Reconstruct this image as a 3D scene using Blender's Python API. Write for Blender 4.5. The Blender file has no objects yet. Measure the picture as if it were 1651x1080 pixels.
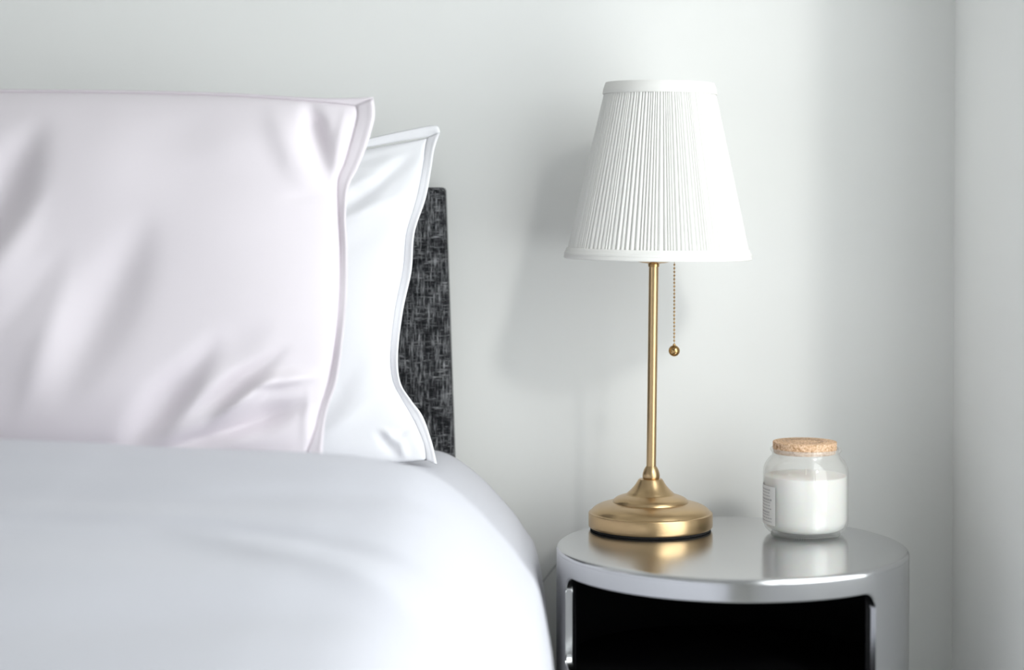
import bpy, bmesh, math, random
from mathutils import Vector, Matrix

random.seed(4)
C = bpy.context.scene.collection
sc = bpy.context.scene
PI = math.pi

# ------------------------------------------------------------------ camera
F = 3070.0            # focal length in pixels of the 1651 px wide frame
W, H = 1651.0, 1080.0
TILT = math.radians(1.2)
CAM_Z = 0.9695
ROW = 320.0 + F * math.tan(TILT)      # principal row
cam_data = bpy.data.cameras.new('camera')
cam = bpy.data.objects.new('camera', cam_data)
C.objects.link(cam)
cam.location = (0, 0, CAM_Z)
cam.rotation_euler = (PI / 2 - TILT, 0, 0)
cam_data.sensor_width = 36
cam_data.lens = 36 * F / W
cam_data.shift_y = (ROW - H / 2) / W
cam_data.clip_start = 0.02
cam_data.dof.use_dof = True
cam_data.dof.focus_distance = 2.17
cam_data.dof.aperture_fstop = 2.0
sc.camera = cam

# ------------------------------------------------------------------ world, sun, window light
w = bpy.data.worlds.new('world'); sc.world = w; w.use_nodes = True
bg = w.node_tree.nodes['Background']
bg.inputs[0].default_value = (0.93, 0.97, 1.0, 1)
bg.inputs[1].default_value = 1.2

SUN_AZ, SUN_EL = math.radians(25), math.radians(31)
sd = bpy.data.lights.new('sun', 'SUN'); sd.energy = 0.58; sd.angle = math.radians(6)
sd.color = (1.0, 0.985, 0.96)
sun = bpy.data.objects.new('sun', sd); C.objects.link(sun)
dirv = Vector((-math.sin(SUN_AZ) * math.cos(SUN_EL), math.cos(SUN_AZ) * math.cos(SUN_EL), -math.sin(SUN_EL)))
sun.rotation_euler = dirv.to_track_quat('-Z', 'Y').to_euler()

def area(name, loc, rot, sx, sy, power, col=(1, 1, 1)):
    d = bpy.data.lights.new(name, 'AREA'); d.shape = 'RECTANGLE'
    d.size, d.size_y = sx, sy; d.energy = power; d.color = col
    o = bpy.data.objects.new(name, d); C.objects.link(o)
    o.location = loc; o.rotation_euler = rot
    return o

WALL_Y = 2.36
RX = 0.548            # right wall plane
LX = -2.6             # left wall plane
FY = -2.2             # wall behind the camera
CEIL = 2.55
WIN = (0.47, 1.99, 0.50, 1.97)      # right window: y0, y1, z0, z1
area('window_light', (RX + 0.16, (WIN[0] + WIN[1]) / 2, (WIN[2] + WIN[3]) / 2), (0, PI / 2, 0), WIN[3] - WIN[2], WIN[1] - WIN[0], 17, (0.97, 0.99, 1.0))
FWIN = (-1.2, 0.3, 0.20, 1.40)        # window in the far left wall: y0, y1, z0, z1
area('left_window_light', (LX - 0.16, (FWIN[0] + FWIN[1]) / 2, (FWIN[2] + FWIN[3]) / 2), (0, -PI / 2, 0), FWIN[3] - FWIN[2], FWIN[1] - FWIN[0], 9, (0.95, 0.97, 1.0))

sc.view_settings.view_transform = 'Standard'
sc.view_settings.look = 'None'
sc.view_settings.exposure = 0.22
sc.view_settings.gamma = 1
sc.view_settings.use_curve_mapping = False
sc.cycles.sample_clamp_indirect = 4.0
sc.cycles.max_bounces = 10
sc.cycles.diffuse_bounces = 6
sc.cycles.transparent_max_bounces = 12

# ------------------------------------------------------------------ helpers
def P(px, py, Y):
    """World point seen at a pixel of the photograph, at depth Y."""
    a = (px - W / 2) / F; b = (ROW - py) / F
    s, c = math.sin(TILT), math.cos(TILT)
    d = Vector((a, c + s * b, -s + c * b))
    t = Y / d.y
    return Vector((0, 0, CAM_Z)) + d * t

def props(o, label=None, cat=None, group=None, kind=None):
    if label: o['label'] = label
    if cat: o['category'] = cat
    if group: o['group'] = group
    if kind: o['kind'] = kind
    return o

def empty(name, loc, label, cat):
    o = bpy.data.objects.new(name, None); C.objects.link(o)
    o.location = loc; o.empty_display_size = 0.05
    return props(o, label, cat)

def mesh_obj(name, verts, faces, mat, parent=None, smooth=True, mats=None, fm=None):
    me = bpy.data.meshes.new(name)
    me.from_pydata([tuple(v) for v in verts], [], faces)
    me.update()
    if smooth: me.polygons.foreach_set('use_smooth', [True] * len(me.polygons))
    for m in (mats or [mat]): me.materials.append(m)
    if fm: me.polygons.foreach_set('material_index', fm)
    o = bpy.data.objects.new(name, me); C.objects.link(o)
    if parent:
        o.parent = parent
        chain = parent; off = Vector((0, 0, 0))
        while chain: off += Vector(chain.location); chain = chain.parent
        for v in me.vertices: v.co -= off
    return o

def bm_obj(name, bm, mat, parent=None, smooth=False):
    bmesh.ops.recalc_face_normals(bm, faces=bm.faces)
    me = bpy.data.meshes.new(name); bm.to_mesh(me); bm.free()
    if smooth: me.polygons.foreach_set('use_smooth', [True] * len(me.polygons))
    me.materials.append(mat)
    o = bpy.data.objects.new(name, me); C.objects.link(o)
    if parent:
        o.parent = parent
        chain = parent; off = Vector((0, 0, 0))
        while chain: off += Vector(chain.location); chain = chain.parent
        for v in me.vertices: v.co -= off
    return o

def box(bm, x0, x1, y0, y1, z0, z1, bev=0):
    r = bmesh.ops.create_cube(bm, size=1)
    for v in r['verts']:
        v.co = Vector(((x0 + x1) / 2 + v.co.x * (x1 - x0), (y0 + y1) / 2 + v.co.y * (y1 - y0), (z0 + z1) / 2 + v.co.z * (z1 - z0)))
    if bev:
        es = list({e for v in r['verts'] for e in v.link_edges})
        bmesh.ops.bevel(bm, geom=es, offset=bev, segments=3, affect='EDGES', profile=0.6)

def smoothed(pts, n=8):
    """Catmull-Rom through a polyline."""
    out = []
    q = [pts[0]] + list(pts) + [pts[-1]]
    for i in range(1, len(q) - 2):
        for k in range(n):
            t = k / n
            out.append(tuple(0.5 * ((2 * b) + (-a + c) * t + (2 * a - 5 * b + 4 * c - d) * t * t + (-a + 3 * b - 3 * c + d) * t ** 3)
                             for a, b, c, d in zip(q[i - 1], q[i], q[i + 1], q[i + 2])))
    out.append(tuple(pts[-1]))
    return out

def lathe(name, prof, mat, parent, centre, axis=None, n=96, closed=False):
    """prof: (r, z) pairs, turned round a (possibly leaning) axis through centre."""
    cx, cy, cz = centre
    verts = []; faces = []
    m = len(prof)
    for (r, z) in prof:
        for k in range(n):
            a = 2 * PI * k / n
            verts.append(Vector((r * math.cos(a), r * math.sin(a), z)))
    for i in range(m - (0 if closed else 1)):
        j = (i + 1) % m
        for k in range(n):
            l = (k + 1) % n
            faces.append((i * n + k, i * n + l, j * n + l, j * n + k))
    if not closed:
        if prof[0][0] > 1e-5: faces.append(tuple(range(n - 1, -1, -1)))
        if prof[-1][0] > 1e-5: faces.append(tuple((m - 1) * n + k for k in range(n)))
    if axis is not None: verts = [axis @ v for v in verts]
    verts = [v + Vector(centre) for v in verts]
    o = mesh_obj(name, verts, faces, mat, parent)
    bm = bmesh.new(); bm.from_mesh(o.data)
    bmesh.ops.remove_doubles(bm, verts=bm.verts, dist=1e-6)
    bmesh.ops.recalc_face_normals(bm, faces=bm.faces)
    for e in bm.edges:
        if len(e.link_faces) == 2 and e.calc_face_angle(0) > 0.75: e.smooth = False
    bm.to_mesh(o.data); bm.free()
    return o

def tube(name, pts, rad, mat, parent=None, n=10):
    pts = [Vector(p) for p in pts]
    verts = []; faces = []
    for i, p in enumerate(pts):
        t = (pts[min(i + 1, len(pts) - 1)] - pts[max(i - 1, 0)]).normalized()
        a = Vector((0, 1, 0)) if abs(t.y) < 0.9 else Vector((1, 0, 0))
        u = t.cross(a).normalized(); v = t.cross(u)
        for k in range(n):
            an = 2 * PI * k / n
            verts.append(p + (u * math.cos(an) + v * math.sin(an)) * rad)
    for i in range(len(pts) - 1):
        for k in range(n):
            l = (k + 1) % n
            faces.append((i * n + k, i * n + l, (i + 1) * n + l, (i + 1) * n + k))
    faces.append(tuple(range(n))); faces.append(tuple((len(pts) - 1) * n + k for k in range(n)))
    return mesh_obj(name, verts, faces, mat, parent)

def pw(table, x):
    """Monotone smooth interpolation of a sorted table."""
    if x <= table[0][0]: return table[0][1]
    for (a, fa), (b, fb) in zip(table, table[1:]):
        if x <= b:
            t = (x - a) / (b - a)
            return fa + (fb - fa) * t
    return table[-1][1]

def smooth_pw(table, x, h):
    return sum(pw(table, x + h * k / 2) * wt for k, wt in ((-2, 1), (-1, 2), (0, 3), (1, 2), (2, 1))) / 9

# ------------------------------------------------------------------ materials
def mat(name, col, rough=0.6, metal=0.0, **kw):
    m = bpy.data.materials.new(name); m.use_nodes = True
    b = m.node_tree.nodes['Principled BSDF']
    b.inputs['Base Color'].default_value = (*col, 1)
    b.inputs['Roughness'].default_value = rough
    b.inputs['Metallic'].default_value = metal
    for k, v in kw.items(): b.inputs[k.replace('_', ' ')].default_value = v
    return m

def nodes(m): return m.node_tree.nodes, m.node_tree.links, m.node_tree.nodes['Principled BSDF']

def noise(m, scale, detail=4, stretch=(1, 1, 1), rough=0.5):
    N, L, b = nodes(m)
    tc = N.new('ShaderNodeTexCoord'); mp = N.new('ShaderNodeMapping'); mp.inputs['Scale'].default_value = stretch
    nz = N.new('ShaderNodeTexNoise'); nz.inputs['Scale'].default_value = scale; nz.inputs['Detail'].default_value = detail
    nz.inputs['Roughness'].default_value = rough
    L.new(tc.outputs['Object'], mp.inputs[0]); L.new(mp.outputs[0], nz.inputs['Vector'])
    return nz

def ramp(m, src, stops):
    N, L, b = nodes(m)
    r = N.new('ShaderNodeValToRGB')
    while len(r.color_ramp.elements) < len(stops): r.color_ramp.elements.new(0.5)
    for e, (p, c) in zip(r.color_ramp.elements, stops):
        e.position = p; e.color = (*c, 1) if len(c) == 3 else c
    L.new(src, r.inputs[0]); return r

def bump(m, src, strength, dist=0.001):
    N, L, b = nodes(m)
    bp = N.new('ShaderNodeBump'); bp.inputs['Strength'].default_value = strength; bp.inputs['Distance'].default_value = dist
    L.new(src, bp.inputs['Height']); L.new(bp.outputs[0], b.inputs['Normal']); return bp

M_wall = mat('wall_paint', (0.865, 0.868, 0.852), 0.75)
nz = noise(M_wall, 90, 3); bump(M_wall, nz.outputs[0], 0.05, 0.0006)
M_wallr = mat('white_wall_paint', (0.95, 0.95, 0.94), 0.75)
M_ceil = mat('ceiling_paint', (0.62, 0.62, 0.62), 0.9)
M_floor = mat('floor_boards', (0.7, 0.66, 0.6), 0.45)
nz = noise(M_floor, 6, 5, (1, 9, 1)); r = ramp(M_floor, nz.outputs[0], [(0.3, (0.84, 0.83, 0.80)), (0.7, (0.90, 0.89, 0.86))])
M_floor.node_tree.links.new(r.outputs[0], M_floor.node_tree.nodes['Principled BSDF'].inputs['Base Color'])
M_frame = mat('window_paint', (0.85, 0.85, 0.84), 0.4)

def cloth(name, col, sheen=0.15):
    m = mat(name, col, 0.8)
    N, L, b = nodes(m)
    b.inputs['Sheen Weight'].default_value = sheen
    b.inputs['Specular IOR Level'].default_value = 0.25
    nz = noise(m, 1400, 2); bump(m, nz.outputs[0], 0.12, 0.0004)
    return m
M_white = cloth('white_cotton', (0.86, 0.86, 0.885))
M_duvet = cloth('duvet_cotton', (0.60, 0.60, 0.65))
M_pink = cloth('pink_cotton', (0.80, 0.745, 0.785))

# charcoal weave
M_weave = mat('charcoal_weave', (0.06, 0.06, 0.065), 0.95, Specular_IOR_Level=0.15)
N, L, b = nodes(M_weave)
n1 = noise(M_weave, 1, 4, (520, 520, 55), 0.7); n2 = noise(M_weave, 1, 4, (70, 70, 520), 0.7); n3 = noise(M_weave, 60, 3)
mx = N.new('ShaderNodeMath'); mx.operation = 'MAXIMUM'
L.new(n1.outputs[0], mx.inputs[0])
s2 = N.new('ShaderNodeMath'); s2.operation = 'SUBTRACT'; s2.inputs[1].default_value = 0.035
L.new(n2.outputs[0], s2.inputs[0]); L.new(s2.outputs[0], mx.inputs[1])
ad = N.new('ShaderNodeMath'); ad.operation = 'MULTIPLY_ADD'; ad.inputs[1].default_value = 0.25
L.new(n3.outputs[0], ad.inputs[0]); L.new(mx.outputs[0], ad.inputs[2])
rp = ramp(M_weave, ad.outputs[0], [(0.585, (0.012, 0.012, 0.014)), (0.66, (0.06, 0.061, 0.065)), (0.74, (0.18, 0.182, 0.188)), (0.86, (0.42, 0.42, 0.43))])
L.new(rp.outputs[0], b.inputs['Base Color']); bump(M_weave, ad.outputs[0], 0.8, 0.0015)

def brushed(name, col, rough, amt=0.05, scale=700, stretch=(1, 1, 1)):
    m = mat(name, col, rough, 1.0)
    N, L, b = nodes(m)
    nz = noise(m, scale, 3, stretch)
    mr = N.new('ShaderNodeMapRange'); mr.inputs['To Min'].default_value = rough - amt; mr.inputs['To Max'].default_value = rough + amt
    L.new(nz.outputs[0], mr.inputs['Value']); L.new(mr.outputs[0], b.inputs['Roughness'])
    return m
M_brass = mat('brushed_brass', (0.56, 0.395, 0.215), 0.30, 1.0)
M_brassd = brushed('polished_brass', (0.50, 0.32, 0.14), 0.14, 0.03)
M_silver = brushed('silver_lacquer', (0.60, 0.605, 0.615), 0.17, 0.03, 900)
M_black = mat('matt_black', (0.006, 0.006, 0.007), 0.7, Specular_IOR_Level=0.1)
M_felt = mat('black_felt', (0.004, 0.004, 0.004), 0.9)
M_cord = mat('grey_cord', (0.55, 0.55, 0.55), 0.5)
M_socket = mat('white_socket', (0.8, 0.78, 0.74), 0.4)
M_bulb = mat('frosted_bulb', (0.9, 0.9, 0.88), 0.3)

def fabric_translucent(name, col, tr):
    m = bpy.data.materials.new(name); m.use_nodes = True
    N = m.node_tree.nodes; L = m.node_tree.links; N.clear()
    out = N.new('ShaderNodeOutputMaterial'); d = N.new('ShaderNodeBsdfDiffuse'); t = N.new('ShaderNodeBsdfTranslucent'); x = N.new('ShaderNodeMixShader')
    d.inputs[0].default_value = (*col, 1); t.inputs[0].default_value = (*col, 1); x.inputs[0].default_value = tr
    L.new(d.outputs[0], x.inputs[1]); L.new(t.outputs[0], x.inputs[2]); L.new(x.outputs[0], out.inputs[0])
    return m
M_shade = fabric_translucent('ivory_pleated_fabric', (0.90, 0.895, 0.865), 0.12)
M_trim = fabric_translucent('ivory_ribbon', (0.90, 0.89, 0.86), 0.12)

# thin clear glass with a slightly milky coat
M_glass = bpy.data.materials.new('clear_glass'); M_glass.use_nodes = True
N = M_glass.node_tree.nodes; L = M_glass.node_tree.links; N.clear()
out = N.new('ShaderNodeOutputMaterial'); tr = N.new('ShaderNodeBsdfTransparent'); gl = N.new('ShaderNodeBsdfGlossy'); df = N.new('ShaderNodeBsdfDiffuse')
fr = N.new('ShaderNodeMapRange'); lw = N.new('ShaderNodeLayerWeight'); lw.inputs[0].default_value = 0.5
pw_ = N.new('ShaderNodeMath'); pw_.operation = 'POWER'; pw_.inputs[1].default_value = 4.0; L.new(lw.outputs['Facing'], pw_.inputs[0])
L.new(pw_.outputs[0], fr.inputs['Value']); fr.inputs['To Min'].default_value = 0.05; fr.inputs['To Max'].default_value = 0.6
x1 = N.new('ShaderNodeMixShader'); x2 = N.new('ShaderNodeMixShader'); x1.inputs[0].default_value = 0.17
tr.inputs[0].default_value = (0.99, 0.99, 0.985, 1); gl.inputs[1].default_value = 0.04; df.inputs[0].default_value = (0.95, 0.95, 0.93, 1)
L.new(tr.outputs[0], x1.inputs[1]); L.new(df.outputs[0], x1.inputs[2])
L.new(fr.outputs[0], x2.inputs[0]); L.new(x1.outputs[0], x2.inputs[1]); L.new(gl.outputs[0], x2.inputs[2]); L.new(x2.outputs[0], out.inputs[0])
M_pane = bpy.data.materials.new('window_pane'); M_pane.use_nodes = True
N = M_pane.node_tree.nodes; L = M_pane.node_tree.links; N.clear()
out = N.new('ShaderNodeOutputMaterial'); tr = N.new('ShaderNodeBsdfTransparent'); tr.inputs[0].default_value = (0.97, 0.98, 0.975, 1)
L.new(tr.outputs[0], out.inputs[0])

M_wax = mat('white_wax', (0.96, 0.95, 0.92), 0.5, Subsurface_Weight=0.3, Subsurface_Scale=0.01)
M_wick = mat('wick', (0.8, 0.78, 0.7), 0.9)
M_label = mat('label_paper', (0.86, 0.86, 0.85), 0.6)
M_ink = mat('grey_ink', (0.55, 0.55, 0.56), 0.7)
M_cork = mat('cork', (0.7, 0.48, 0.3), 0.9, Specular_IOR_Level=0.2)
nz = noise(M_cork, 330, 5, (1, 1, 1), 0.65)
rp = ramp(M_cork, nz.outputs[0], [(0.34, (0.36, 0.19, 0.09)), (0.45, (0.66, 0.42, 0.25)), (0.56, (0.82, 0.58, 0.40)), (0.75, (0.90, 0.70, 0.53))])
M_cork.node_tree.links.new(rp.outputs[0], M_cork.node_tree.nodes['Principled BSDF'].inputs['Base Color']); bump(M_cork, nz.outputs[0], 0.5, 0.0006)
M_corktop = mat('cork_stamp', (0.50, 0.36, 0.26), 0.9)

# ------------------------------------------------------------------ room
T = 0.12
def struct(name, boxes, m, bev=0):
    bm = bmesh.new()
    for b_ in boxes: box(bm, *b_, bev)
    return props(bm_obj(name, bm, m), kind='structure')
struct('floor', [(LX, RX, FY, WALL_Y, -T, 0)], M_floor)
struct('ceiling', [(LX - T, RX + T, FY - T, WALL_Y + T, CEIL, CEIL + T)], M_ceil)
struct('wall_back', [(LX - T, RX + T, WALL_Y, WALL_Y + T, 0, CEIL)], M_wall)
y0, y1, z0, z1 = WIN
struct('wall_right', [(RX, RX + T, FY, y0, 0, CEIL), (RX, RX + T, y1, WALL_Y, 0, CEIL), (RX, RX + T, y0, y1, 0, z0), (RX, RX + T, y0, y1, z1, CEIL)], M_wallr)
x0, x1, zz0, zz1 = FWIN
struct('wall_left', [(LX - T, LX, FY, x0, 0, CEIL), (LX - T, LX, x1, WALL_Y, 0, CEIL), (LX - T, LX, x0, x1, 0, zz0), (LX - T, LX, x0, x1, zz1, CEIL)], M_wall)
struct('wall_front', [(LX, RX, FY - T, FY, 0, CEIL)], M_wall)
struct('baseboard_back', [(LX, RX, WALL_Y - 0.014, WALL_Y, 0, 0.11)], M_frame, 0.003)
struct('baseboard_right', [(RX - 0.014, RX, FY, WALL_Y - 0.014, 0, 0.11)], M_frame, 0.003)

def window(name, lo, hi, zlo, zhi, side):
    f = 0.045
    def bx(a0, a1, c0, c1, d0=0.03, d1=0.08):
        return (RX + d0, RX + d1, a0, a1, c0, c1) if side == 'right' else (LX - d1, LX - d0, a0, a1, c0, c1)
    root = struct(name, [bx(lo, lo + f, zlo, zhi), bx(hi - f, hi, zlo, zhi), bx(lo + f, hi - f, zlo, zlo + f), bx(lo + f, hi - f, zhi - f, zhi)], M_frame, 0.004)
    bm = bmesh.new(); mid = (lo + hi) / 2
    box(bm, *bx(mid - 0.02, mid + 0.02, zlo + f, zhi - f), 0.003); bm_obj('mullion', bm, M_frame, root)
    for a, c in ((lo + f, mid - 0.02), (mid + 0.02, hi - f)):
        bm = bmesh.new(); box(bm, *bx(a, c, zlo + f, zhi - f, 0.052, 0.056)); bm_obj('pane', bm, M_pane, root)
window('window_1', y0, y1, z0, z1, 'right')
window('window_2', x0, x1, zz0, zz1, 'left')

# ------------------------------------------------------------------ bed: headboard, mattress, base
HB_Y0, HB_Y1 = 2.295, 2.352
bed = empty('bed', (-0.9, 1.3, 0), 'bed with charcoal woven fabric headboard against the pale grey wall, left of the nightstand', 'bed')
def headboard():
    # board whose right edge flares slightly towards the floor, with a softly rounded upholstered rim
    ztop = P(700, 302, HB_Y0).z
    xt = P(717, 302, HB_Y0).x; xb = P(732, 738, HB_Y0).x; zb = P(732, 738, HB_Y0).z
    def xr(z): return xt + (xb - xt) * (ztop - z) / (ztop - zb)
    rim = 0.005
    prof = [(0.0, 1.0), (0.1, 0.45), (0.3, 0.12), (1.0, 0.0)]
    rows = []
    nz_ = 60
    verts = []; faces = []
    # front surface grid with rounded border, then back
    def ring(inset, y):
        pts = []
        zt = ztop - inset
        L_ = -1.72 + inset
        for i in range(nz_ + 1):
            z = 0.12 + (zt - 0.12 - 0.004) * i / nz_
            pts.append(Vector((xr(z) - inset, y, z)))
        pts.append(Vector((xr(zt) - inset - 0.0012, y, zt - 0.0012)))
        pts.append(Vector((xr(zt) - inset - 0.004, y, zt)))
        for i in range(1, 30): pts.append(Vector((xr(zt) - inset - 0.004 + (L_ - xr(zt)) * i / 30, y, zt)))
        pts.append(Vector((L_, y, zt)))
        pts.append(Vector((L_, y, 0.12)))
        return pts
    rings = [ring(0.006, HB_Y0), ring(0.002, HB_Y0 + 0.0015), ring(0.0, HB_Y0 + 0.006), ring(0.0, HB_Y1 - 0.006), ring(0.003, HB_Y1)]
    n = len(rings[0])
    for rg in rings: verts += rg
    for i in range(len(rings) - 1):
        for k in range(n):
            l = (k + 1) % n
            faces.append((i * n + k, i * n + l, (i + 1) * n + l, (i + 1) * n + k))
    faces.append(tuple(range(n))); faces.append(tuple((len(rings) - 1) * n + k for k in range(n)))
    o = mesh_obj('headboard', verts, faces, M_weave, bed, smooth=False)
    bm = bmesh.new(); bm.from_mesh(o.data); bmesh.ops.recalc_face_normals(bm, faces=bm.faces); bm.to_mesh(o.data); bm.free()
    o['label'] = 'charcoal woven fabric headboard'
headboard()
bm = bmesh.new(); box(bm, -1.62, -0.12, 0.40, 2.28, 0.37, 0.60, 0.03); bm_obj('mattress', bm, M_white, bed, True)
bm = bmesh.new(); box(bm, -1.64, -0.10, 0.38, 2.29, 0.12, 0.365, 0.012); bm_obj('bed_base', bm, M_weave, bed)
for lx in (-1.55, -0.18):
    for ly in (0.48, 2.2):
        bm = bmesh.new(); box(bm, lx - 0.03, lx + 0.03, ly - 0.03, ly + 0.03, 0, 0.12, 0.004); bm_obj('leg', bm, M_black, bed)

# ------------------------------------------------------------------ duvet
def fold_value(x, y, folds):
    """Sum of soft ridges (height > 0) and creases (height < 0) along segments."""
    s = 0.0
    for (ax, ay, bx_, by, wd, ht) in folds:
        dx, dy = bx_ - ax, by - ay
        L2 = dx * dx + dy * dy
        t = ((x - ax) * dx + (y - ay) * dy) / L2
        tt = min(1, max(0, t))
        qx, qy = ax + tt * dx - x, ay + tt * dy - y
        if -0.35 < t < 1.35:
            # crest line fades and narrows towards both ends
            tap = math.sin(PI * (t + 0.35) / 1.7) ** 1.7
            d = (dx * (y - ay) - dy * (x - ax)) / math.sqrt(L2)
            wl = wd * (0.55 + 0.45 * tap)
            d2 = (d / wl) ** 2
            if d2 < 9: s += ht * math.exp(-d2) * tap
    return s

def vnoise(x, y, seed=0):
    from mathutils import noise as mn
    return mn.noise(Vector((x, y, seed * 7.3)))

ZL = [(0.3, -0.262), (0.8, -0.252), (1.15, -0.244), (1.34, -0.242), (1.45, -0.246), (1.6, -0.238), (1.78, -0.231), (1.86, -0.234), (1.91, -0.256), (1.96, -0.272), (2.04, -0.284), (2.3, -0.290)]
DROP = [(-1.6, -0.006), (-0.55, 0.0), (-0.35, 0.004), (-0.2, 0.010), (-0.14, 0.015), (-0.088, 0.026), (-0.046, 0.052), (-0.004, 0.095), (0.014, 0.120), (0.028, 0.143), (0.038, 0.19), (0.0435, 0.24), (0.0445, 0.32), (0.043, 0.46)]
def duvet():
    # cross-section points (x, drop), resampled by arc length
    sec = smoothed(DROP, 14)
    xs = []
    for i in range(70): xs.append((-1.62 + (1.07) * i / 70, 0.0))
    sec = [(x, d) for x, d in sec if x > -0.55]
    sec = xs + sec
    ny = 300
    folds = [  # x, Y segments on the top, metres
        (-0.85, 1.435, -0.20, 1.475, 0.022, -0.0110), (-0.85, 1.38, -0.16, 1.42, 0.035, 0.0090),
        (-0.24, 1.475, -0.05, 1.42, 0.018, -0.0090), (-0.22, 1.40, 0.0, 1.22, 0.03, 0.008),
        (-0.70, 1.58, -0.15, 1.57, 0.05, -0.0090), (-0.25, 1.60, -0.05, 1.66, 0.03, -0.005),
        (-0.50, 1.20, -0.10, 1.30, 0.05, 0.006), (-0.42, 1.06, -0.05, 1.24, 0.045, -0.009),
        (-0.60, 1.72, -0.1, 1.74, 0.04, 0.004)]
    verts = []; faces = []
    for j in range(ny + 1):
        Y = 2.285 + (0.36 - 2.285) * j / ny
        zt = smooth_pw(ZL, Y, 0.05)
        shrink = 0.003 * max(0, min(1, (2.12 - Y) / 0.35))
        for i, (x, d) in enumerate(sec):
            side = max(0, min(1, d / 0.1))
            X = x - shrink * side
            top = 1 - side
            b_ = max(0, min(1, (x + 0.16) / 0.09)); b_ = b_ * b_ * (3 - 2 * b_)
            z = CAM_Z + zt + b_ * max(0, -0.277 - zt) - d
            # near the pillows the crest only exists left of the shoulder
            z += fold_value(x, Y, folds) * (1 - 0.6 * side)
            z += 0.004 * vnoise(x * 4, Y * 4, 1) * (1 - side)
            X += side * 0.002 * vnoise(Y * 6, d * 5, 2) + (0.002 * math.sin(Y * 9) * max(0, d - 0.25) * 4)
            # tuck the near hem
            if Y < 0.42: z -= (0.42 - Y) ** 2 * 20
            verts.append(Vector((X, Y, z)))
    n = len(sec)
    for j in range(ny):
        for i in range(n - 1):
            faces.append((j * n + i, j * n + i + 1, (j + 1) * n + i + 1, (j + 1) * n + i))
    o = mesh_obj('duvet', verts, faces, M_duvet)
    m = o.modifiers.new('thickness', 'SOLIDIFY'); m.thickness = 0.012; m.offset = 1
    props(o, 'white duvet spread over the bed, rounded edge falling beside the nightstand', 'duvet')
    return o
duvet()

# ------------------------------------------------------------------ pillows
def resample(pts, n):
    pts = smoothed(pts, 10)
    d = [0]
    for a, b_ in zip(pts, pts[1:]): d.append(d[-1] + math.dist(a, b_))
    out = []; k = 0
    for i in range(n + 1):
        s = d[-1] * i / n
        while k < len(d) - 2 and d[k + 1] < s: k += 1
        t = (s - d[k]) / max(1e-9, d[k + 1] - d[k])
        out.append(tuple(a + (b_ - a) * t for a, b_ in zip(pts[k], pts[k + 1])))
    return out

def pillow(name, m, label, bottom, top, left, right, yb, yt, thick, folds, outer, nu=230, nv=170, seamrows=None, power=0.5):
    """Transfinite patch between four boundary curves (photo pixels at the seam plane), filled to a cushion."""
    B = resample(bottom, nu); Tt = resample(top, nu); Lf = resample(left, nv); Rt = resample(right, nv)
    pymin = min(p[1] for p in top); pymax = max(p[1] for p in bottom)
    def depth(py): return yt + (yb - yt) * (py - pymin) / (pymax - pymin)
    g = []
    for j in range(nv + 1):
        v = j / nv
        for i in range(nu + 1):
            u = i / nu
            q = []
            for k in (0, 1):
                c = (1 - v) * B[i][k] + v * Tt[i][k] + (1 - u) * Lf[j][k] + u * Rt[j][k]
                c -= (1 - u) * (1 - v) * B[0][k] + u * (1 - v) * B[nu][k] + (1 - u) * v * Tt[0][k] + u * v * Tt[nu][k]
                q.append(c)
            g.append((u, v, q[0], q[1]))
    verts = []; faces = []
    n1 = nu + 1
    for (u, v, x, y) in g:
        prof = max(0, (4 * u * (1 - u))) ** power * max(0, (4 * v * (1 - v))) ** power
        fade = min(1, 12 * min(u, 1 - u, v, 1 - v)) ** 0.7
        h = thick * prof + (fold_value(x, y, folds) + 0.006 * vnoise(x / 170, y / 170, 3)) * fade
        p = P(x, y, depth(y)); p.y -= h
        verts.append(p)
    nf = len(verts)
    for (u, v, x, y) in g:
        prof = max(0, (4 * u * (1 - u))) ** power * max(0, (4 * v * (1 - v))) ** power
        p = P(x, y, depth(y)); p.y += thick * prof * 0.55
        verts.append(p)
    for j in range(nv):
        for i in range(nu):
            a = j * n1 + i
            faces.append((a, a + 1, a + n1 + 1, a + n1))
            faces.append((nf + a, nf + a + n1, nf + a + n1 + 1, nf + a + 1))
    root = mesh_obj(name, verts, faces, m)
    bm = bmesh.new(); bm.from_mesh(root.data); bmesh.ops.remove_doubles(bm, verts=bm.verts, dist=1e-5)
    bmesh.ops.recalc_face_normals(bm, faces=bm.faces); bm.to_mesh(root.data); bm.free()
    root.data.polygons.foreach_set('use_smooth', [True] * len(root.data.polygons))
    props(root, label, 'pillow')
    # flat sewn border outside the seam
    for (inner, out_, wave) in outer:
        n = 120
        I = resample(inner, n); O = resample(out_, n)
        vs = []; fs = []
        cols = 7
        for k in range(n + 1):
            for c in range(cols):
                t = c / (cols - 1)
                x = I[k][0] + (O[k][0] - I[k][0]) * t; y = I[k][1] + (O[k][1] - I[k][1]) * t
                p = P(x, y, depth(y)); p.y += -0.0015 + wave * math.sin(k / n * 17) * t - 0.0016 * math.exp(-((t - 0.82) / 0.1) ** 2) + 0.002 * (1 - t) ** 3
                vs.append(p)
        for k in range(n):
            for c in range(cols - 1):
                a = k * cols + c
                fs.append((a, a + 1, a + cols + 1, a + cols))
        o = mesh_obj('flange', vs, fs, m, root)
        s = o.modifiers.new('thickness', 'SOLIDIFY'); s.thickness = 0.0022; s.offset = 0
    return root

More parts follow.
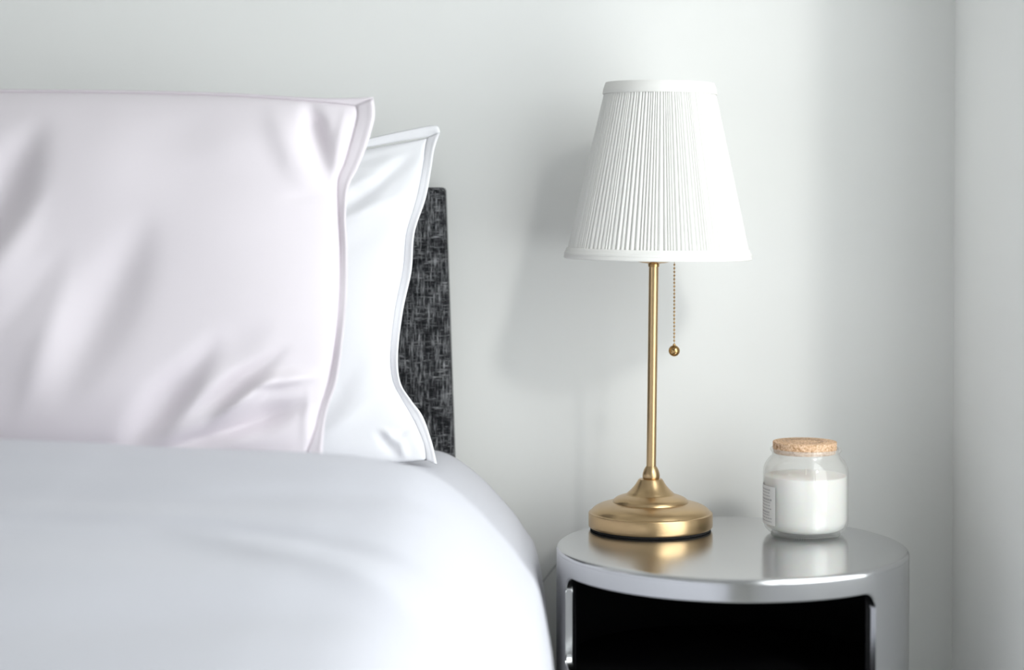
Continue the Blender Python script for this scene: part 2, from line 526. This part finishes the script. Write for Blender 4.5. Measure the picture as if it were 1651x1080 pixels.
# pale pink pillow in front
pk_right = [(488, 744), (506, 700), (516, 662), (532, 610), (543, 540), (548, 470), (549, 400), (546, 340), (545, 292), (556, 262), (568, 220), (576, 186), (574, 170)]
pk_top = [(-470, 200), (-440, 178), (-300, 160), (-100, 150), (100, 149), (250, 151), (380, 155), (480, 161), (540, 166), (574, 170)]
pillow('pillow', M_pink, 'pale pink cotton pillow leaning in front of the white pillow, resting on the duvet', 
       bottom=[(-460, 748), (-300, 752), (0, 752), (300, 750), (488, 744)], top=pk_top,
       left=[(-460, 748), (-480, 650), (-490, 450), (-485, 300), (-470, 200)], right=pk_right,
       yb=1.945, yt=2.035, thick=0.060,
       folds=[(498, 165, 530, 285, 17, -0.021), (556, 190, 543, 280, 9, 0.010), (445, 180, 495, 290, 24, 0.006),
              (366, 662, 440, 610, 13, 0.015), (425, 612, 520, 602, 11, 0.013),
              (290, 716, 400, 684, 14, -0.012), (380, 688, 484, 652, 18, -0.018), (500, 640, 494, 725, 8, 0.008), (330, 655, 440, 578, 15, -0.012),
              (225, 700, 335, 575, 26, -0.018), (330, 585, 420, 530, 30, -0.005), (280, 700, 370, 600, 20, 0.004),
              (130, 600, 230, 400, 45, -0.014), (-30, 400, 60, 240, 40, -0.022), (30, 520, 110, 420, 26, -0.004), (0, 460, 80, 330, 26, 0.006),
              (60, 640, 120, 480, 22, 0.003), (470, 320, 546, 312, 10, -0.003), (300, 250, 460, 215, 40, 0.004)],
       outer=[(pk_right, [(520, 752), (520, 715), (526, 664), (543, 612), (553, 540), (558, 470), (559, 400), (557, 345), (562, 300), (578, 268), (594, 226), (604, 188), (602, 160)], 0.002),
              (pk_top[:-1] + [(576, 171)], [(-474, 196), (-442, 173), (-300, 156), (-100, 146), (100, 146), (250, 148), (380, 152), (480, 158), (545, 160), (602, 158)], 0.0)])

wh_right = [(688, 742), (684, 715), (668, 678), (648, 642), (634, 612), (630, 570), (637, 500), (650, 435), (656, 375), (672, 320), (682, 270), (686, 238), (690, 222)]
pillow('pillow', M_white, 'white cotton pillow standing between the pink pillow and the charcoal headboard',
       bottom=[(-330, 748), (0, 752), (300, 752), (560, 750), (688, 742)],
       top=[(-350, 250), (-200, 238), (0, 240), (300, 244), (480, 244), (560, 240), (640, 226), (690, 216)],
       left=[(-330, 748), (-350, 600), (-355, 400), (-350, 250)], right=wh_right,
       yb=2.125, yt=2.225, thick=0.058,
       folds=[(556, 335, 620, 290, 16, -0.008), (620, 290, 684, 236, 14, -0.010), (556, 352, 640, 318, 12, 0.005), (640, 318, 686, 286, 11, 0.006),
              (560, 268, 690, 226, 9, -0.006), (560, 400, 640, 350, 20, -0.003), (572, 300, 610, 285, 10, 0.004),
              (622, 692, 648, 712, 6, 0.007), (648, 712, 654, 738, 6, 0.006), (634, 705, 660, 690, 6, -0.007), (660, 690, 676, 676, 8, -0.004),
              (668, 706, 690, 735, 9, 0.004), (612, 700, 640, 735, 8, -0.005), (500, 690, 570, 600, 22, -0.005), (520, 700, 600, 640, 16, 0.003), (600, 600, 640, 520, 18, 0.003)],
       outer=[(wh_right, [(704, 748), (695, 712), (681, 672), (662, 645), (645, 616), (641, 570), (649, 500), (663, 436), (668, 375), (686, 318), (695, 270), (700, 240), (709, 214)], 0.002),
              ([(300, 244), (480, 244), (560, 242), (640, 228), (692, 220)], [(300, 236), (480, 232), (570, 228), (640, 214), (700, 203), (709, 214)], 0.0)])

# ------------------------------------------------------------------ nightstand
TOPZ = 0.585
NC = Vector((0.0, 2.107, 0.0)); NC.x = (1180 - 825.5) / F * 2.107
NR = 0.194
stand = empty('nightstand', (NC.x, NC.y, 0), 'round silver storage nightstand with an open black compartment, holding the lamp and candle', 'nightstand')
def drum():
    a0, a1 = math.radians(-90 - 72.9), math.radians(-90 + 43.8)
    zt, zb = TOPZ - 0.0235, TOPZ - 0.127
    rc = 0.018
    ra = rc / NR
    th = 0.008
    na, nz_ = 360, 1
    # angular / height lattice fine enough for a rounded opening
    def inside(a, z):
        if not (a0 < a < a1 and zb < z < zt): return False
        dx = min(a - a0, a1 - a) * NR; dz = min(zt - z, z - zb)
        if dx < rc and dz < rc: return (rc - dx) ** 2 + (rc - dz) ** 2 < rc * rc
        return True
    # build: lower band, upper band, and side strips as strips whose edges follow the opening outline
    A = [math.radians(-270 + 1.0 * k) for k in range(361)]
    for q in (a0, a1):
        for k in range(0, 13): 
            A.append(q + (1 if q == a0 else -1) * ra * (1 - math.cos(k / 12 * PI / 2)))
    A = sorted(set(round(x, 6) for x in A))
    def hole(a):
        if a <= a0 + 1e-6 or a >= a1 - 1e-6: return None
        dx = min(a - a0, a1 - a) * NR
        e = rc - math.sqrt(max(0, rc * rc - (rc - dx) ** 2)) if dx < rc else 0
        return zb + e, zt - e
    bm = bmesh.new()
    cache = {}
    def V(a, r, z):
        k = (round(math.cos(a) * 1e5), round(math.sin(a) * 1e5), round(r, 6), round(z, 6))
        if k not in cache: cache[k] = bm.verts.new((NC.x + r * math.cos(a), NC.y + r * math.sin(a), z))
        return cache[k]
    def quad(*v):
        v = list(dict.fromkeys(v))
        if len(v) >= 3:
            try: bm.faces.new(v)
            except ValueError: pass
    zlow, zhigh = 0.02, TOPZ - 0.0051
    mid = (zb + zt) / 2
    for a, b_ in zip(A, A[1:]):
        ha, hb = hole(a), hole(b_)
        ha2 = ha or (mid, mid); hb2 = hb or (mid, mid)
        if not ha and hb: ha2 = (zb + rc, zt - rc)
        if not hb and ha: hb2 = (zb + rc, zt - rc)
        isin = bool(ha or hb)
        for R_ in (NR, NR - th):
            if isin:
                quad(V(a, R_, zlow), V(b_, R_, zlow), V(b_, R_, hb2[0]), V(a, R_, ha2[0]))
                quad(V(a, R_, ha2[1]), V(b_, R_, hb2[1]), V(b_, R_, zhigh), V(a, R_, zhigh))
            else:
                quad(V(a, R_, zlow), V(b_, R_, zlow), V(b_, R_, zhigh), V(a, R_, zhigh))
        if isin:
            for s in (0, 1):
                quad(V(a, NR, ha2[s]), V(b_, NR, hb2[s]), V(b_, NR - th, hb2[s]), V(a, NR - th, ha2[s]))
            for (q, hq, other) in ((a, ha, hb), (b_, hb, ha)):
                if not hq:
                    quad(V(q, NR, zb + rc), V(q, NR, zt - rc), V(q, NR - th, zt - rc), V(q, NR - th, zb + rc))
        quad(V(a, NR, zlow), V(b_, NR, zlow), V(b_, NR - th, zlow), V(a, NR - th, zlow))
        quad(V(a, NR, zhigh), V(b_, NR, zhigh), V(b_, NR - th, zhigh), V(a, NR - th, zhigh))
    bmesh.ops.recalc_face_normals(bm, faces=bm.faces)
    bmesh.ops.triangulate(bm, faces=[f for f in bm.faces if len(f.verts) > 4])
    for e in bm.edges:
        if len(e.link_faces) == 2 and e.calc_face_angle(0) > 0.6: e.smooth = False
    edges = [e for e in bm.edges if len(e.link_faces) == 2 and e.calc_face_angle(0) > 1.2 and min(v.co.z for v in e.verts) < zhigh - 0.001]
    bmesh.ops.bevel(bm, geom=edges, offset=0.0012, segments=2, affect='EDGES', clamp_overlap=True)
    bm_obj('drum_body', bm, M_silver, stand, True)
    # black liner, shelf floor and ceiling of the compartment
    pr = [(0.001, zb - 0.012), (NR - th - 0.003, zb - 0.012), (NR - th - 0.003, zt + 0.010), (0.001, zt + 0.010)]
    n = 96; vs = []; fs = []
    # open-fronted liner wall
    w0, w1 = a1 - 0.02, a0 + 2 * PI + 0.02
    for k in range(n + 1):
        a = w0 + (w1 - w0) * k / n
        for z in (zb - 0.012, zt + 0.010): vs.append(Vector((NC.x + (NR - th - 0.002) * math.cos(a), NC.y + (NR - th - 0.002) * math.sin(a), z)))
    for k in range(n): fs.append((2 * k, 2 * k + 2, 2 * k + 3, 2 * k + 1))
    o = mesh_obj('compartment_liner', vs, fs, M_black, stand); s = o.modifiers.new('t', 'SOLIDIFY'); s.thickness = 0.002; s.offset = 0
    lathe('shelf', [(0, zb - 0.010), (NR - th - 0.001, zb - 0.010), (NR - th - 0.001, zb - 0.002), (0, zb - 0.002)], M_black, stand, (NC.x, NC.y, 0))
    lathe('compartment_ceiling', [(0, zt + 0.004), (NR - th - 0.001, zt + 0.004), (NR - th - 0.001, zt + 0.012), (0, zt + 0.012)], M_black, stand, (NC.x, NC.y, 0))
    lathe('foot_ring', [(NR - 0.03, 0), (NR - 0.012, 0), (NR - 0.012, 0.02), (NR - 0.03, 0.02)], M_black, stand, (NC.x, NC.y, 0), closed=True)
drum()
top_prof = [(0, TOPZ - 0.009), (NR - 0.0095, TOPZ - 0.009), (NR - 0.0095, TOPZ - 0.0051), (NR - 0.0002, TOPZ - 0.00509)]
for k in range(0, 9):
    a = k / 8 * PI / 2
    top_prof.append((NR - 0.005 + 0.005 * math.cos(a), TOPZ - 0.005 + 0.005 * math.sin(a)))
top_prof += [(NR - 0.012, TOPZ), (0, TOPZ)]
lathe('top', top_prof, M_silver, stand, (NC.x, NC.y, 0), n=180)

# ------------------------------------------------------------------ table lamp
LY = 2.207; LS = F / LY
LC = Vector(((1049.5 - 825.5) / LS, LY, TOPZ))
lamp = empty('table_lamp', tuple(LC), 'brass table lamp with an ivory pleated shade and pull chain on the silver nightstand', 'lamp')
base = [(0, 0.0035), (0.0705, 0.0035), (0.0718, 0.0045), (0.0720, 0.006), (0.0720, 0.0165), (0.0714, 0.0180), (0.0700, 0.0186),
        (0.0692, 0.0200), (0.0672, 0.0238), (0.0640, 0.0275), (0.0595, 0.0308), (0.0540, 0.0334), (0.0480, 0.0352), (0.0440, 0.0360),
        (0.0436, 0.0372), (0.0425, 0.0390), (0.0395, 0.0412), (0.0350, 0.0430), (0.0300, 0.0446), (0.0278, 0.0454),
        (0.0270, 0.0466), (0.0240, 0.0492), (0.0210, 0.0524), (0.0180, 0.0560), (0.0158, 0.0596), (0.0142, 0.0622), (0.0134, 0.0632), (0.0100, 0.0636), (0, 0.0636)]
base = [(r_, pw([(0, 0), (0.0035, 0.003), (0.0165, 0.0190), (0.0186, 0.0205), (0.0352, 0.0312), (0.0446, 0.0405), (0.0636, 0.0592)], z_)) for r_, z_ in base]
lathe('lamp_base', base, M_brass, lamp, LC, n=128)
lathe('felt_pad', [(0, 0), (0.0685, 0), (0.0700, 0.0008), (0.0700, 0.0036), (0, 0.0036)], M_felt, lamp, LC, n=96)
LEAN = math.radians(0.62)
ax = Matrix.Rotation(LEAN, 3, 'Y')
def axp(r, z): return LC + ax @ Vector((r, 0, z))
lathe('collar', [(0, 0.0586), (0.0092, 0.0588), (0.0100, 0.0606), (0.0101, 0.0631), (0.0096, 0.0661), (0.0084, 0.0696), (0.0068, 0.0724), (0.0058, 0.0738), (0, 0.0738)], M_brass, lamp, LC, ax, 64)
lathe('pole', [(0.0056, 0.0732), (0.0056, 0.3085)], M_brass, lamp, LC, ax, 64)
lathe('socket_dish', [(0, 0.305), (0.0064, 0.3055), (0.0066, 0.3085), (0.0085, 0.3094), (0.0140, 0.3098), (0.0185, 0.3112), (0.0210, 0.3132), (0.0205, 0.3138), (0.0150, 0.3130), (0, 0.3126)], M_brassd, lamp, LC, ax, 64)
lathe('socket', [(0, 0.3126), (0.0150, 0.3130), (0.0155, 0.330), (0.0165, 0.334), (0.0165, 0.356), (0.0150, 0.360), (0, 0.360)], M_socket, lamp, LC, ax, 48)
bulb = [(0, 0.358), (0.012, 0.360), (0.013, 0.368), (0.016, 0.378), (0.0215, 0.388), (0.0228, 0.398), (0.020, 0.410), (0.013, 0.419), (0.005, 0.4225), (0, 0.423)]
lathe('bulb', [(a, b_) for a, b_ in smoothed(bulb, 4) if a >= 0], M_bulb, lamp, LC, ax, 48)

ZB, ZT = 0.3150, 0.5165
RB, RT = 0.1070, 0.0625
SH = LC + Vector(((1059 - 1049.5 - 3.2) / LS, 0, 0))
def shade():
    npl = 138; sub = 8
    edges_ = [0]
    for k in range(npl): edges_.append(edges_[-1] + 1 + random.uniform(-0.38, 0.38))
    tot = edges_[-1]
    drift = [random.uniform(-0.25, 0.25) for _ in range(npl)]
    amp = [random.uniform(0.7, 1.3) for _ in range(npl)]
    rows = 26
    vs = []; fs = []
    z0_, z1_ = ZB + 0.004, ZT - 0.006
    for j in range(rows + 1):
        t = j / rows
        z = z0_ + (z1_ - z0_) * t
        r0 = RB + (RT - RB) * ((z - ZB) / (ZT - ZB))
        A = 0.0030 * (1 - 0.35 * t)
        for k in range(npl):
            a0 = edges_[k] / tot; a1 = edges_[k + 1] / tot
            d0 = (drift[k] * (t - 0.5)) / npl; d1 = (drift[(k + 1) % npl] * (t - 0.5)) / npl
            a0 += d0; a1 += d1
            for q in range(sub):
                s = q / sub
                a = 2 * PI * (a0 + (a1 - a0) * s) + 0.3
                # knife pleats: rounded fold with a tight shadow groove
                r = r0 - 0.0008 + A * amp[k] * (math.sin(PI * s) ** 0.5 - 0.7)
                vs.append(SH + ax @ Vector((r * math.cos(a), r * math.sin(a), z)))
    n = npl * sub
    for j in range(rows):
        for k in range(n):
            l = (k + 1) % n
            fs.append((j * n + k, j * n + l, (j + 1) * n + l, (j + 1) * n + k))
    sh = mesh_obj('lamp_shade', vs, fs, M_shade, lamp)
    sh['label'] = 'ivory pleated fabric shade'
    def rr(z): return RB + (RT - RB) * ((z - ZB) / (ZT - ZB))
    lathe('lining', [(rr(ZB + 0.003) - 0.0035, ZB + 0.003), (rr(ZT - 0.003) - 0.0035, ZT - 0.003)], M_trim, sh, SH, ax, 96).name = 'lining'
    def band(za, zb_, out_):
        pr = [(rr(za) - 0.002, za), (rr(za) + out_ * 0.6, za), (rr(za) + out_, za + 0.001), (rr((za + zb_) / 2) + out_ + 0.0004, (za + zb_) / 2), (rr(zb_) + out_, zb_ - 0.001), (rr(zb_) + out_ * 0.5, zb_), (rr(zb_) - 0.002, zb_)]
        return lathe('shade_trim', pr, M_trim, sh, SH, ax, 160, closed=True)
    band(ZB - 0.0005, ZB + 0.0120, 0.0018)
    band(ZT - 0.0120, ZT + 0.0015, 0.0012)
    band(ZB + 0.0035, ZB + 0.0085, 0.0024)
    # wire carrier: ring on the socket and three spokes to the top
    vs = []
    lathe('carrier_ring', [(0.0155, 0.345), (0.021, 0.345), (0.021, 0.347), (0.0155, 0.347)], M_brassd, lamp, LC, ax, 48, closed=True)
    for k in range(3):
        a = k * 2 * PI / 3 + 0.4
        tube('spoke', [axp(0, 0) + Vector((0.020 * math.cos(a), 0.020 * math.sin(a), 0.346)), SH + ax @ Vector((0.085 * math.cos(a), 0.085 * math.sin(a), 0.380)), SH + ax @ Vector(((rr(0.39) - 0.0045) * math.cos(a), (rr(0.39) - 0.0045) * math.sin(a), 0.392))], 0.0012, M_brassd, lamp)
shade()
# the lining is an open tube: remove its caps
for o in C.objects:
    if o.name.startswith('lining'):
        bm = bmesh.new(); bm.from_mesh(o.data)
        bmesh.ops.delete(bm, geom=[f for f in bm.faces if len(f.verts) > 4], context='FACES'); bm.to_mesh(o.data); bm.free()

# pull chain: small balls joined by a wire, and a brass ball at the end
def chain():
    cx = (1087 - 825.5) / LS
    ball = P(1087, 565.5, LY)
    z_top = LC.z + 0.335
    bm = bmesh.new()
    z = ball.z + 0.0075
    while z < z_top:
        bmesh.ops.create_icosphere(bm, subdivisions=2, radius=0.00125, matrix=Matrix.Translation((ball.x, ball.y, z)))
        z += 0.0042
    bmesh.ops.create_cone(bm, segments=8, radius1=0.00035, radius2=0.00035, depth=z_top - ball.z, matrix=Matrix.Translation((ball.x, ball.y, (z_top + ball.z) / 2)))
    ch = bm_obj('pull_chain', bm, M_brassd, lamp, True)
    tube('chain_arm', [Vector((ball.x, ball.y, z_top)), axp(0.0150, 0.338)], 0.0014, M_brassd, lamp)
    pr = [(0, 0.0082), (0.0016, 0.0080), (0.0018, 0.0064)] + [(0.0066 * math.sin(t), 0.0066 * math.cos(t)) for t in [0.3 + (PI - 0.3) * k / 24 for k in range(25)]]
    lathe('pull_ball', [(max(0, r), z_) for r, z_ in pr], M_brassd, lamp, ball, n=48)
chain()
cord = [LC + Vector((0, 0.066, 0.006)), LC + Vector((0.0, 0.085, 0.003)), LC + Vector((-0.005, 0.100, 0.002)), LC + Vector((-0.012, 0.118, -0.006)), LC + Vector((-0.03, 0.135, -0.04)), 
        Vector((P(930, 885, 2.345).x, 2.348, P(930, 885, 2.345).z)), P(897, 911, 2.351), P(886, 924, 2.351), P(872, 942, 2.351), P(840, 985, 2.351), P(820, 1040, 2.351), P(810, 1200, 2.351)]
tube('cord', smoothed([tuple(c) for c in cord], 8), 0.0011, M_cord, lamp)

# ------------------------------------------------------------------ candle jar
JY = 2.180; JS = F / JY
JC = Vector(((1300.5 - 825.5) / JS, JY, TOPZ))
jar = empty('candle_jar', tuple(JC), 'white wax candle in a glass jar with a flat cork lid, right of the lamp', 'candle')
jb = 861.5
def jz(py): return (jb - py) / JS
outer_ = [(0, 0.0022), (0.030, 0.0018), (0.0375, 0.0006), (0.0392, 0.0012), (0.0425, 0.0032), (0.0462, 0.0070), (0.0482, 0.0125), (0.0487, 0.0190), (0.0487, 0.045),
          (0.0486, jz(762)), (0.0479, jz(754)), (0.0462, jz(748)), (0.0435, jz(742)), (0.0405, jz(737)), (0.0388, jz(735)), (0.0384, jz(731.5)), (0.0392, jz(729)), (0.0405, jz(727)), (0.0408, jz(725)), (0.0400, jz(723))]
inner_ = [(0.0375, jz(723)), (0.0372, jz(731.5)), (0.0376, jz(735)), (0.0400, jz(741)), (0.0440, jz(748)), (0.0464, jz(756)), (0.0471, jz(764)), (0.0471, 0.016), (0.0440, 0.0080), (0.0380, 0.0048), (0, 0.0045)]
lathe('glass_jar', outer_ + inner_, M_glass, jar, JC, n=128)
# ribbed bearing ring under the base
bm = bmesh.new()
for k in range(90):
    a = 2 * PI * k / 90
    bmesh.ops.create_icosphere(bm, subdivisions=1, radius=0.0009, matrix=Matrix.Translation((JC.x + 0.0388 * math.cos(a), JC.y + 0.0388 * math.sin(a), JC.z + 0.0010)))
rg = bm_obj('bearing_ring', bm, M_glass, jar, True); rg['kind'] = 'stuff'
lathe('wax', [(0, 0.0050), (0.0378, 0.0052), (0.0436, 0.0086), (0.0466, 0.0165), (0.0466, jz(768)), (0.0455, jz(766.5)), (0, jz(767))], M_wax, jar, JC, n=96)
lathe('wick', [(0, jz(769)), (0.0009, jz(769)), (0.0009, jz(757)), (0, jz(757))], M_wick, jar, JC, n=10)
CL = JC + Vector((-1.8 / JS, 0, 0))
lid = lathe('cork_lid', [(0, jz(731)), (0.0350, jz(731)), (0.0362, jz(724)), (0.0363, jz(723.5)), (0.0364, jz(722.8)), (0.0364, jz(712.8)), (0.0359, jz(712.2)), (0, jz(712.2))], M_cork, jar, CL, n=96)
# burnt-in ring mark on the lid: two concentric lines and a ring of dashes
bm = bmesh.new()
def ringmark(r0_, r1_, z):
    n = 64; a = [];
    for k in range(n):
        t = 2 * PI * k / n
        a.append((bm.verts.new((CL.x + r0_ * math.cos(t), CL.y + r0_ * math.sin(t), z)), bm.verts.new((CL.x + r1_ * math.cos(t), CL.y + r1_ * math.sin(t), z))))
    for k in range(n):
        p, q = a[k], a[(k + 1) % n]; bm.faces.new((p[0], p[1], q[1], q[0]))
zt_ = CL.z + jz(712.2) + 0.00025
ringmark(0.0246, 0.0252, zt_); ringmark(0.0150, 0.0155, zt_)
for k in range(34):
    t0_ = 2 * PI * k / 34; t1_ = t0_ + 2 * PI / 34 * random.uniform(0.35, 0.7)
    if random.random() < 0.15: continue
    v = [bm.verts.new((CL.x + r_ * math.cos(t), CL.y + r_ * math.sin(t), zt_)) for r_, t in ((0.0185, t0_), (0.0215, t0_), (0.0215, t1_), (0.0185, t1_))]
    bm.faces.new(v)
st = bm_obj('stamp', bm, M_corktop, lid)

# paper label wrapped on the left of the glass, with rows of small grey print
def wrapped(bm, a0, a1, z0_, z1_, r, n):
    prev = None
    for k in range(n + 1):
        a = a0 + (a1 - a0) * k / n
        p = bm.verts.new((JC.x + r * math.cos(a), JC.y + r * math.sin(a), JC.z + z0_)); q = bm.verts.new((JC.x + r * math.cos(a), JC.y + r * math.sin(a), JC.z + z1_))
        if prev: bm.faces.new((prev[0], p, q, prev[1]))
        prev = (p, q)
AE = math.radians(-90 - 53)
bm = bmesh.new(); wrapped(bm, AE, AE - math.radians(95), jz(843), jz(781), 0.04885, 40)
lab = bm_obj('label', bm, M_label, jar, True); lab['label'] = 'white paper label with small grey print'
bm = bmesh.new()
zrow = jz(786)
for k in range(11):
    hgt = (0.0016, 0.0012, 0.0012, 0.0022, 0.0012, 0.0012, 0.0012, 0.0022, 0.0012, 0.0012, 0.0012)[k]
    a = AE - math.radians(random.uniform(7, 13)); end = AE - math.radians(88)
    while a > end:
        wlen = math.radians(random.uniform(1.5, 5.5)); wrapped(bm, a, max(end, a - wlen), zrow - hgt, zrow, 0.04900, 3); a -= wlen + math.radians(1.1)
    zrow -= 0.0036
pr_ = bm_obj('print', bm, M_ink, lab)
